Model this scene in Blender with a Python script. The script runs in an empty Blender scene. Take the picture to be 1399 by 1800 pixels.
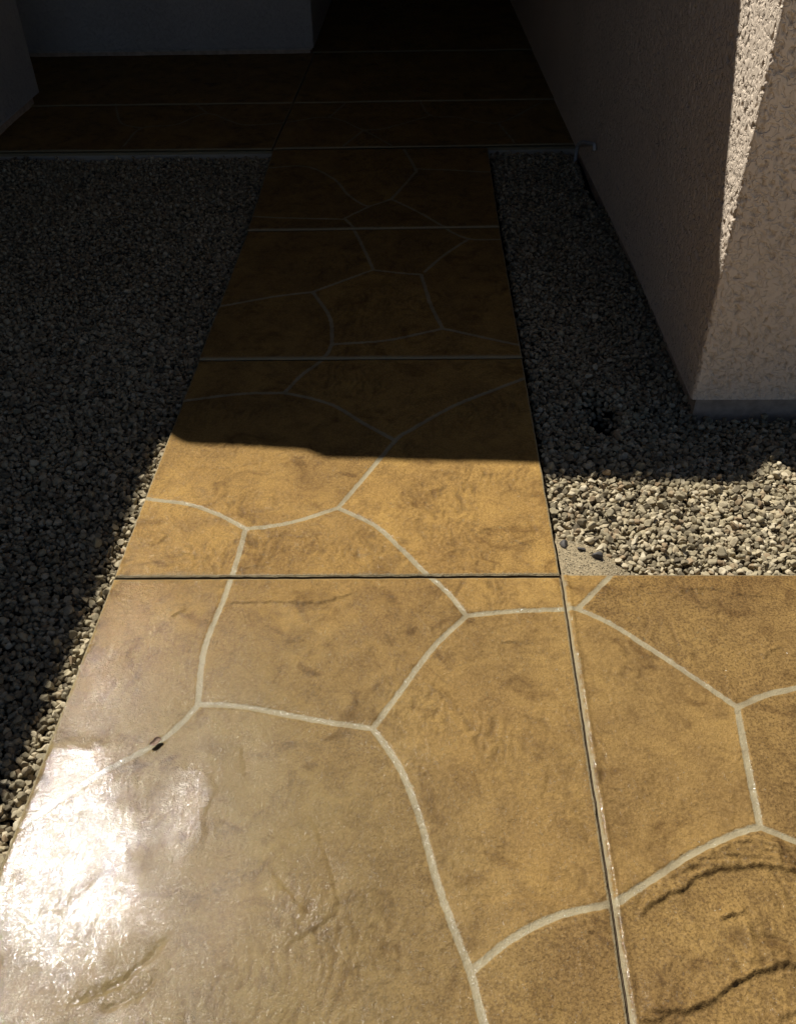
import bpy, math, random
import numpy as np
from mathutils import Matrix, Vector

# ------------------------------------------------------------------ camera
scene = bpy.context.scene
cam_data = bpy.data.cameras.new("camera")
cam = bpy.data.objects.new("camera", cam_data)
scene.collection.objects.link(cam)
scene.camera = cam
cam_data.sensor_fit = 'VERTICAL'
cam_data.sensor_height = 24.0
cam_data.lens = 20.846
cam_data.clip_start = 0.05
cam_data.clip_end = 500.0
R_ = (0.9996542432, 0.0203218143, -0.0166858585)
U_ = (-0.0004511131, 0.6477404495, 0.7618609496)
F_ = (-0.0262905022, 0.7615900039, -0.6475256563)
cam.matrix_world = Matrix(((R_[0], U_[0], -F_[0], 0.0), (R_[1], U_[1], -F_[1], 0.0),
                           (R_[2], U_[2], -F_[2], 1.5), (0, 0, 0, 1)))

# ------------------------------------------------------------------ sky, sun, exposure
KX, KY = -0.39, 0.465                 # direction to the sun per metre of height
sun_el = math.atan2(1.0, math.hypot(KX, KY))
sun_az = math.atan2(KX, KY)           # from +Y towards +X
world = bpy.data.worlds.new("World")
scene.world = world
world.use_nodes = True
wn = world.node_tree
sky = wn.nodes.new('ShaderNodeTexSky')
sky.sky_type = 'NISHITA'
sky.sun_disc = False
sky.sun_elevation = sun_el
sky.sun_rotation = sun_az
sky.altitude = 1500.0
sky.air_density = 0.6
sky.dust_density = 0.2
sky.ozone_density = 1.0
wn.links.new(sky.outputs[0], wn.nodes['Background'].inputs[0])
wn.nodes['Background'].inputs[1].default_value = 0.05
sun_data = bpy.data.lights.new("sun", 'SUN')
sun_data.energy = 5.0
sun_data.angle = math.radians(0.53)
sun_data.color = (1.0, 0.985, 0.95)
sun = bpy.data.objects.new("sun", sun_data)
scene.collection.objects.link(sun)
sun.rotation_euler = Vector((KX, KY, 1.0)).to_track_quat('Z', 'Y').to_euler()
scene.view_settings.view_transform = 'Standard'
scene.view_settings.look = 'None'
scene.view_settings.exposure = 0.45
scene.view_settings.gamma = 1.0
scene.view_settings.use_curve_mapping = False
scene.cycles.max_bounces = 8
scene.cycles.sample_clamp_indirect = 4.0

col = scene.collection
rng = np.random.default_rng(7)

# ------------------------------------------------------------------ numpy noise
_perm = rng.permutation(512)
_perm = np.concatenate([_perm, _perm, _perm])
_ang = rng.uniform(0, 2 * np.pi, 512)
_gx, _gy = np.cos(_ang), np.sin(_ang)


def perlin(x, y, seed=0):
    x = np.asarray(x, float) + seed * 17.13
    y = np.asarray(y, float) + seed * 9.71
    xi, yi = np.floor(x).astype(int), np.floor(y).astype(int)
    xf, yf = x - xi, y - yi
    u = xf * xf * xf * (xf * (xf * 6 - 15) + 10)
    v = yf * yf * yf * (yf * (yf * 6 - 15) + 10)

    def gr(i, j, dx, dy):
        h = _perm[(_perm[i & 511] + j) & 511]
        return _gx[h] * dx + _gy[h] * dy
    a = gr(xi, yi, xf, yf)
    b = gr(xi + 1, yi, xf - 1, yf)
    c = gr(xi, yi + 1, xf, yf - 1)
    d = gr(xi + 1, yi + 1, xf - 1, yf - 1)
    return 1.4 * ((a * (1 - u) + b * u) * (1 - v) + (c * (1 - u) + d * u) * v)


def fbm(x, y, octs=4, seed=0, gain=0.5):
    s, a, t = 0.0, 1.0, 0.0
    for k in range(octs):
        s = s + a * perlin(x * 2 ** k, y * 2 ** k, seed + k * 3)
        t += a
        a *= gain
    return s / t


def sstep(a, b, x):
    t = np.clip((x - a) / (b - a), 0, 1)
    return t * t * (3 - 2 * t)


# ------------------------------------------------------------------ mesh and object helpers
def mesh_from(name, verts, faces, mat, attrs=None, smooth=True):
    me = bpy.data.meshes.new(name)
    verts = np.asarray(verts, np.float32)
    faces = np.asarray(faces, np.int32)
    nf, k = faces.shape
    me.vertices.add(len(verts))
    me.vertices.foreach_set("co", verts.ravel())
    me.loops.add(nf * k)
    me.loops.foreach_set("vertex_index", faces.ravel())
    me.polygons.add(nf)
    me.polygons.foreach_set("loop_start", np.arange(0, nf * k, k, dtype=np.int32))
    me.polygons.foreach_set("loop_total", np.full(nf, k, np.int32))
    if smooth:
        me.polygons.foreach_set("use_smooth", np.ones(nf, bool))
    me.update(calc_edges=True)
    if attrs:
        for key, arr in attrs.items():
            at = me.attributes.new(key, 'FLOAT', 'POINT')
            at.data.foreach_set("value", np.asarray(arr, np.float32).ravel())
    me.materials.append(mat)
    return me


def link(name, me, parent=None, loc=(0, 0, 0)):
    o = bpy.data.objects.new(name, me)
    col.objects.link(o)
    if parent is not None:
        o.parent = parent
    o.location = loc
    return o


def thing(name, label, cat, loc=(0, 0, 0), group=None):
    o = bpy.data.objects.new(name, None)
    col.objects.link(o)
    o.location = loc
    o['label'] = label
    o['category'] = cat
    if group:
        o['group'] = group
    return o


def grid_faces(nu, nv, off=0):
    i = np.arange(nu - 1)[:, None] * nv + np.arange(nv - 1)[None, :]
    i = i.ravel() + off
    return np.stack([i, i + nv, i + nv + 1, i + 1], 1)


class Boxes:
    """axis-aligned boxes gathered into one mesh"""
    def __init__(self):
        self.v, self.f = [], []

    def box(self, x0, x1, y0, y1, z0, z1):
        b = len(self.v)
        self.v += [(x0, y0, z0), (x1, y0, z0), (x1, y1, z0), (x0, y1, z0),
                   (x0, y0, z1), (x1, y0, z1), (x1, y1, z1), (x0, y1, z1)]
        self.f += [[b + i for i in q] for q in
                   ((3, 2, 1, 0), (4, 5, 6, 7), (0, 1, 5, 4), (1, 2, 6, 5), (2, 3, 7, 6), (3, 0, 4, 7))]
        return self

    def build(self, name, mat, parent=None, bevel=0.0):
        me = mesh_from(name, self.v, self.f, mat, smooth=False)
        o = link(name, me, parent)
        if bevel:
            m = o.modifiers.new("bevel", 'BEVEL')
            m.width = bevel
            m.segments = 2
        return o


def prism(pts, z0, z1):
    n = len(pts)
    v = [(x, y, z0) for x, y in pts] + [(x, y, z1) for x, y in pts]
    f = [list(range(n))[::-1], list(range(n, 2 * n))]
    f += [[i, (i + 1) % n, n + (i + 1) % n, n + i] for i in range(n)]
    return v, f


def poly_mesh(name, v, f, mat, parent=None):
    me = bpy.data.meshes.new(name)
    me.from_pydata(v, [], f)
    me.update()
    me.materials.append(mat)
    return link(name, me, parent)


# ------------------------------------------------------------------ material helpers
def new_mat(name):
    m = bpy.data.materials.new(name)
    m.use_nodes = True
    nt = m.node_tree
    return m, nt, nt.nodes['Principled BSDF']


def N(nt, typ, **kw):
    n = nt.nodes.new(typ)
    for k, v in kw.items():
        if k.startswith('i_'):
            n.inputs[k[2:].replace('_', ' ')].default_value = v
        else:
            setattr(n, k, v)
    return n


def noise(nt, vec, scale, detail=4, rough=0.5, dist=0.0):
    n = N(nt, 'ShaderNodeTexNoise')
    n.inputs['Scale'].default_value = scale
    n.inputs['Detail'].default_value = detail
    n.inputs['Roughness'].default_value = rough
    n.inputs['Distortion'].default_value = dist
    nt.links.new(vec, n.inputs['Vector'])
    return n.outputs['Fac']


def mapr(nt, val, a, b, c=0.0, d=1.0, smooth=False):
    n = N(nt, 'ShaderNodeMapRange')
    if smooth:
        n.interpolation_type = 'SMOOTHSTEP'
    n.inputs['From Min'].default_value = a
    n.inputs['From Max'].default_value = b
    n.inputs['To Min'].default_value = c
    n.inputs['To Max'].default_value = d
    nt.links.new(val, n.inputs['Value'])
    return n.outputs['Result']


def mixc(nt, fac, a, b, mode='MIX'):
    n = N(nt, 'ShaderNodeMix', data_type='RGBA', blend_type=mode)
    for sock, v in ((n.inputs[0], fac), (n.inputs[6], a), (n.inputs[7], b)):
        if isinstance(v, (int, float)):
            sock.default_value = v
        elif isinstance(v, tuple):
            sock.default_value = (*v, 1.0)
        else:
            nt.links.new(v, sock)
    return n.outputs[2]


def math_(nt, op, a, b=None, clamp=False):
    n = N(nt, 'ShaderNodeMath', operation=op, use_clamp=clamp)
    for s, v in ((n.inputs[0], a), (n.inputs[1], b)):
        if v is None:
            continue
        if isinstance(v, (int, float)):
            s.default_value = v
        else:
            nt.links.new(v, s)
    return n.outputs[0]


def attr(nt, name):
    return N(nt, 'ShaderNodeAttribute', attribute_name=name).outputs['Fac']


def bump(nt, h, strength, dist, normal=None):
    n = N(nt, 'ShaderNodeBump')
    n.inputs['Strength'].default_value = strength
    n.inputs['Distance'].default_value = dist
    nt.links.new(h, n.inputs['Height'])
    if normal is not None:
        nt.links.new(normal, n.inputs['Normal'])
    return n.outputs['Normal']


# ------------------------------------------------------------------ materials
def concrete_material():
    m, nt, b = new_mat("sealed_stamped_concrete")
    vec = N(nt, 'ShaderNodeNewGeometry').outputs['Position']
    big = noise(nt, vec, 5.0, 4, 0.6, 0.6)
    mid = noise(nt, vec, 17.0, 5, 0.62, 0.8)
    fine = noise(nt, vec, 130.0, 3, 0.6)
    grain = noise(nt, vec, 300.0, 3, 0.7)
    c = mixc(nt, mapr(nt, big, 0.35, 0.66), CONC_A, CONC_B)
    c = mixc(nt, mapr(nt, mid, 0.45, 0.70, 0, 0.8), c, CONC_C)
    c = mixc(nt, mapr(nt, fine, 0.36, 0.66, 0, 0.42), c, CONC_D)
    c = mixc(nt, mapr(nt, grain, 0.44, 0.62, 0.0, 0.62), c, mixc(nt, 0.6, c, CONC_E))
    # each stamped stone took the stain differently; near left, the milky reflection is greyed into the colour
    tn = attr(nt, 'tone')
    c = mixc(nt, mapr(nt, tn, 0.0, 1.0, 0.0, 1.0), mixc(nt, 1.0, c, (0.66, 0.62, 0.60), 'MULTIPLY'), mixc(nt, 1.0, c, (1.20, 1.12, 0.94), 'MULTIPLY'))
    milky_mix = math_(nt, 'MULTIPLY', attr(nt, 'falloff'), mapr(nt, big, 0.3, 0.7, 1.0, 0.72))
    c = mixc(nt, milky_mix, c, mixc(nt, mapr(nt, mid, 0.35, 0.7), (0.160, 0.130, 0.066), (0.116, 0.090, 0.043)))
    cg = math_(nt, 'MULTIPLY', math_(nt, 'MAXIMUM', attr(nt, 'coarse'), mapr(nt, noise(nt, vec, 3.4, 3, 0.6), 0.42, 0.68, 0.05, 0.6)), mapr(nt, noise(nt, vec, 190.0, 2, 0.6), 0.49, 0.60))
    c = mixc(nt, math_(nt, 'MULTIPLY', cg, mapr(nt, milky_mix, 0.0, 0.5, 0.7, 0.12)), c, CONC_F)
    # cloudy dark stains
    stn = noise(nt, vec, 8.5, 4, 0.6, 1.4)
    c = mixc(nt, mapr(nt, stn, 0.54, 0.70, 0, 0.72), c, mixc(nt, 1.0, c, (0.42, 0.36, 0.32), 'MULTIPLY'))
    # darker release powder left in the low places of the stamped skin
    c = mixc(nt, mapr(nt, attr(nt, 'crease'), 0.0, 1.0, 0.0, 0.62), c, CONC_F)
    # pale grout lines and worn tooled edges; far front edges paled for caught skylight
    wob = mapr(nt, noise(nt, vec, 60.0, 3), 0.3, 0.7, -0.0011, 0.0011)
    g = mapr(nt, math_(nt, 'ADD', attr(nt, 'grout'), wob), 0.0012, -0.0012, 0, 1)
    gcol = mixc(nt, mapr(nt, mid, 0.35, 0.7), GROUT_A, GROUT_B)
    gcol = mixc(nt, mapr(nt, attr(nt, 'falloff'), 0.2, 0.75, 0.0, 0.55), gcol, (0.165, 0.135, 0.078))  # grout greyed likewise, as if washed out by the glare
    gcol = mixc(nt, mapr(nt, stn, 0.5, 0.66, 0, 0.4), gcol, mixc(nt, 1.0, gcol, (0.55, 0.47, 0.38), 'MULTIPLY'))
    c = mixc(nt, math_(nt, 'MULTIPLY', g, mapr(nt, grain, 0.3, 0.6, 0.9, 0.98)), c, gcol)
    e = mapr(nt, math_(nt, 'ADD', attr(nt, 'edge'), mapr(nt, fine, 0.3, 0.7, -0.0015, 0.0015)), 0.006, 0.0015, 0, 0.80)
    c = mixc(nt, e, c, GROUT_A)
    # raw grey sides of the slab
    side = N(nt, 'ShaderNodeSeparateXYZ')
    nt.links.new(vec, side.inputs[0])
    c = mixc(nt, mapr(nt, side.outputs['Z'], -0.006, -0.012, 0, 0.85), c, (0.44, 0.40, 0.32))
    nt.links.new(c, b.inputs['Base Color'])
    b.inputs['Roughness'].default_value = 0.7
    b.inputs['Specular IOR Level'].default_value = 0.12
    nt.links.new(mapr(nt, attr(nt, 'gloss'), 0, 1, 0.04, 0.85), b.inputs['Coat Weight'])
    b.inputs['Coat IOR'].default_value = 1.45
    rgh = mapr(nt, mid, 0.3, 0.7, COAT_R0, COAT_R1)
    nt.links.new(rgh, b.inputs['Coat Roughness'])
    gr2 = noise(nt, vec, 330.0, 2, 0.55)
    h = math_(nt, 'ADD', math_(nt, 'MULTIPLY', gr2, 1.0), math_(nt, 'MULTIPLY', fine, 1.1))
    skin = noise(nt, vec, 48.0, 5, 0.68, 1.2)
    nrm = bump(nt, h, 1.0, GRAIN_H, bump(nt, skin, 1.0, SKIN_H))
    nt.links.new(nrm, b.inputs['Normal'])
    # the sealer film is smoother: orange-peel of a few millimetres
    peel = noise(nt, vec, 222.0, 2, 0.65)
    pan = attr(nt, 'pan')
    peel = math_(nt, 'MULTIPLY', peel, mapr(nt, pan, 0, 1, 1.0, 0.60))
    nrm2 = bump(nt, peel, 1.0, PEEL_H, bump(nt, skin, 1.0, SKIN_H * 0.12))
    nt.links.new(nrm2, b.inputs['Coat Normal'])
    return m


def stucco_material(name, colr, relief=0.0028):
    m, nt, b = new_mat(name)
    vec = N(nt, 'ShaderNodeNewGeometry').outputs['Position']
    n1 = noise(nt, vec, 58.0, 2, 0.5, 0.9)
    n2 = noise(nt, vec, 420.0, 2, 0.6)
    n3 = noise(nt, vec, 2.6, 3, 0.5)
    pit = mapr(nt, n1, 0.40, 0.50)
    dark = tuple(v * 0.82 for v in colr)
    c = mixc(nt, mapr(nt, n3, 0.3, 0.8, 0, 0.7), colr, dark)
    c = mixc(nt, mapr(nt, n2, 0.35, 0.7, 0, 0.35), c, tuple(v * 0.72 for v in colr))
    c = mixc(nt, attr(nt, 'crease'), c, tuple(v * 0.5 for v in colr))  # pits darkened in the colour to deepen their shade
    nt.links.new(c, b.inputs['Base Color'])
    b.inputs['Roughness'].default_value = 0.9
    b.inputs['Specular IOR Level'].default_value = 0.2
    h = math_(nt, 'ADD', math_(nt, 'MULTIPLY', pit, 1.0), math_(nt, 'MULTIPLY', n2, 0.22))
    nt.links.new(bump(nt, h, 1.0, relief), b.inputs['Normal'])
    return m


def plain_material(name, colr, rough=0.8, var=0.25, scale=30.0, bumpd=0.0005, spec=0.3):
    m, nt, b = new_mat(name)
    vec = N(nt, 'ShaderNodeNewGeometry').outputs['Position']
    n1 = noise(nt, vec, scale, 5, 0.6)
    c = mixc(nt, mapr(nt, n1, 0.3, 0.7), tuple(v * (1 - var) for v in colr), tuple(v * (1 + var) for v in colr))
    nt.links.new(c, b.inputs['Base Color'])
    b.inputs['Roughness'].default_value = rough
    b.inputs['Specular IOR Level'].default_value = spec
    nt.links.new(bump(nt, noise(nt, vec, scale * 6, 3), 1.0, bumpd), b.inputs['Normal'])
    return m


def gravel_material():
    m, nt, b = new_mat("crushed_gravel")
    vec = N(nt, 'ShaderNodeNewGeometry').outputs['Position']
    t = attr(nt, 'tint')
    ramp = N(nt, 'ShaderNodeValToRGB')
    nt.links.new(t, ramp.inputs[0])
    cr = ramp.color_ramp
    cr.elements[0].color = (0.125, 0.103, 0.070, 1)
    cr.elements[1].color = (0.567, 0.489, 0.340, 1)
    for p, c in ((0.10, (0.227, 0.187, 0.120)), (0.35, (0.340, 0.285, 0.180)), (0.55, (0.454, 0.380, 0.240)),
                 (0.68, (0.318, 0.228, 0.135)), (0.74, (0.363, 0.310, 0.205)), (0.9, (0.511, 0.424, 0.276))):
        e = cr.elements.new(p)
        e.color = (*c, 1)
    n1 = noise(nt, vec, 170.0, 4, 0.65)
    c = mixc(nt, mapr(nt, n1, 0.3, 0.7, 0, 0.6), ramp.outputs[0], mixc(nt, 1.0, ramp.outputs[0], (0.55, 0.5, 0.43), 'MULTIPLY'))
    nt.links.new(c, b.inputs['Base Color'])
    b.inputs['Roughness'].default_value = 0.9
    b.inputs['Specular IOR Level'].default_value = 0.08
    nt.links.new(bump(nt, n1, 1.0, 0.0012), b.inputs['Normal'])
    return m


CONC_A = (0.300, 0.185, 0.055)
CONC_B = (0.185, 0.108, 0.034)
CONC_C = (0.118, 0.066, 0.020)
CONC_D = (0.390, 0.250, 0.095)
CONC_E = (0.085, 0.048, 0.015)
CONC_F = (0.070, 0.038, 0.012)
GROUT_A = (0.300, 0.248, 0.148)
GROUT_B = (0.235, 0.190, 0.110)
COAT_R0, COAT_R1 = 0.05, 0.09
GRAIN_H = 0.0013
SKIN_H = 0.0030
PEEL_H = 0.00155

M_conc = concrete_material()
M_stucco = stucco_material("tan_stucco", (0.80, 0.65, 0.49))
M_stucco2 = stucco_material("grey_stucco", (0.42, 0.40, 0.37))
M_foot = plain_material("footing_concrete", (0.46, 0.35, 0.255), 0.9)
M_screed = plain_material("screed_metal", (0.42, 0.38, 0.32), 0.6)
M_soil = plain_material("dark_soil", (0.020, 0.017, 0.014), 1.0, 0.4, 60, 0.002, 0.02)
M_sand = plain_material("grit_sand", (0.29, 0.225, 0.13), 0.95, 0.45, 260, 0.0012)
M_gravel = gravel_material()
M_ground = plain_material("driveway_concrete", (0.42, 0.36, 0.27), 0.9, 0.15, 3, 0.0005)
M_roof = plain_material("roof_shingle", (0.10, 0.085, 0.07), 0.9)
M_soffit = plain_material("soffit_paint", (0.10, 0.09, 0.08), 0.8, 0.05)
M_gutter = plain_material("gutter_paint", (0.22, 0.19, 0.16), 0.5, 0.05)
M_joint = plain_material("joint_mortar", (0.10, 0.065, 0.035), 0.9, 0.4, 80, 0.002)
M_door = plain_material("dark_door", (0.03, 0.022, 0.016), 0.6, 0.1)
M_pipe = plain_material("pale_plastic", (0.50, 0.50, 0.47), 0.6, 0.1)
M_stone = plain_material("dark_stone", (0.085, 0.075, 0.065), 0.7, 0.4, 120, 0.0006)
M_leaf = plain_material("dry_leaf", (0.17, 0.105, 0.065), 0.6, 0.5, 200, 0.0006)

# ------------------------------------------------------------------ traced marks of the walkway, in metres on the ground
GROUT = [
    [(-0.7329, 1.8177), (-0.6185, 1.7964), (-0.5275, 1.7525), (-0.4493, 1.6988)],
    [(-0.4493, 1.6988), (-0.338, 1.7233), (-0.2187, 1.7802)],
    [(-0.2187, 1.7802), (-0.1563, 1.9081), (-0.0747, 2.0799), (-0.0261, 2.1364), (0.1021, 2.2643), (0.2277, 2.3492), (0.3247, 2.4146)],
    [(-0.0747, 2.0799), (-0.169, 2.166), (-0.2784, 2.2724), (-0.4251, 2.3367)],
    [(-0.4251, 2.3367), (-0.5663, 2.3311), (-0.7386, 2.2872)],
    [(-0.4251, 2.3367), (-0.3822, 2.4363), (-0.3151, 2.5485), (-0.2992, 2.6336)],
    [(-0.2992, 2.6336), (-0.3209, 2.812), (-0.3993, 3.0082)],
    [(-0.3993, 3.0082), (-0.5617, 2.9653), (-0.7272, 2.897)],
    [(-0.2986, 2.626), (-0.1163, 2.6509), (0.0725, 2.7269)],
    [(0.0725, 2.7269), (0.2, 2.671), (0.329, 2.6129)],
    [(0.0725, 2.7269), (0.0349, 2.8923), (-0.0017, 3.1433)],
    [(-0.0017, 3.1433), (-0.0882, 3.1592), (-0.1867, 3.1851)],
    [(-0.1867, 3.1851), (-0.3, 3.0903), (-0.3993, 3.0082)],
    [(0.0112, 3.1674), (0.0876, 3.3177), (0.1895, 3.4667)],
    [(-0.2181, 3.8153), (-0.3237, 3.6802)],
    [(-0.3229, 3.668), (-0.2808, 3.5664), (-0.2288, 3.3759), (-0.1847, 3.19)],
    [(-0.7213, 3.7067), (-0.5451, 3.6847), (-0.3278, 3.6681)],
    [(-0.133, 3.885), (0.0028, 3.7163), (0.0926, 3.5825), (0.1897, 3.4723), (0.3247, 3.4587)],
    [(-0.7222, 4.2985), (-0.5564, 4.3094), (-0.4128, 4.1481), (-0.3282, 3.9428), (-0.2508, 3.8225), (-0.2181, 3.8153), (-0.133, 3.885)],
    [(-0.133, 3.885), (-0.0422, 4.175), (-0.0293, 4.2568), (-0.0875, 4.5369)],
    [(-0.0294, 4.2644), (0.3228, 4.2098)],
    [(-0.2187, 1.7802), (-0.1173, 1.708), (-0.0502, 1.6225), (0.0061, 1.5418), (0.0595, 1.475), (0.1033, 1.3971)],
    [(0.1033, 1.3971), (0.2081, 1.4117), (0.3588, 1.4213)],
    [(0.3588, 1.4213), (0.3979, 1.467), (0.4549, 1.5335)],
    [(-0.4493, 1.6988), (-0.4536, 1.5703), (-0.462, 1.4542), (-0.4797, 1.2967), (-0.4664, 1.1491)],
    [(-0.4656, 1.1447), (-0.3668, 1.1382), (-0.2217, 1.1078), (-0.0984, 1.0865)],
    [(-0.0984, 1.0865), (-0.0483, 1.1743), (0.0244, 1.2997), (0.1033, 1.3971)],
    [(-0.465, 1.1418), (-0.4983, 1.0846), (-0.5354, 1.0433), (-0.6206, 0.9772), (-0.7386, 0.8648)],
    [(-0.0984, 1.0865), (-0.0448, 1.0017), (-0.0057, 0.898), (0.0246, 0.7769), (0.0568, 0.6782), (0.0789, 0.6164), (0.0984, 0.5347), (0.132, 0.4252)],
    [(0.0789, 0.6164), (0.1509, 0.6701), (0.2307, 0.7091), (0.3301, 0.7319)],
    [(0.3298, 0.7299), (0.3956, 0.7709), (0.4866, 0.8246), (0.5782, 0.8663), (0.6167, 0.8758)],
    [(0.3588, 1.4213), (0.4347, 1.3691), (0.5392, 1.2626), (0.6478, 1.1459)],
    [(0.6478, 1.1459), (0.7214, 1.1799), (0.8369, 1.2105)],
    [(0.6478, 1.1459), (0.6312, 1.0143), (0.6167, 0.8758)],
    [(0.6167, 0.8758), (0.673, 0.8463), (0.7368, 0.7956)],
    [(-1.5107, 4.6053), (-1.4835, 4.8918), (-1.3144, 4.943), (-1.1779, 5.1354), (-0.9507, 4.9305), (-0.7489, 4.9523)],
    [(-1.4835, 4.8918), (-1.6194, 4.992), (-1.735, 5.3127)],
    [(-1.1779, 5.1354), (-1.2795, 5.3168)],
    [(-0.7489, 4.9523), (-0.4994, 5.0409), (-0.3028, 4.8152), (-0.1451, 4.5723)],
    [(-0.3028, 4.8152), (-0.3912, 4.5798)],
    [(-0.4994, 5.0409), (-0.427, 5.3055)],
    [(-0.0127, 5.3325), (0.0496, 5.0608), (0.19, 5.0164), (0.4037, 4.922), (0.6633, 5.2635)],
    [(0.0496, 5.0608), (-0.1818, 4.8481), (-0.3028, 4.8152)],
    [(0.4037, 4.922), (0.4672, 4.5874)],
]
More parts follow.
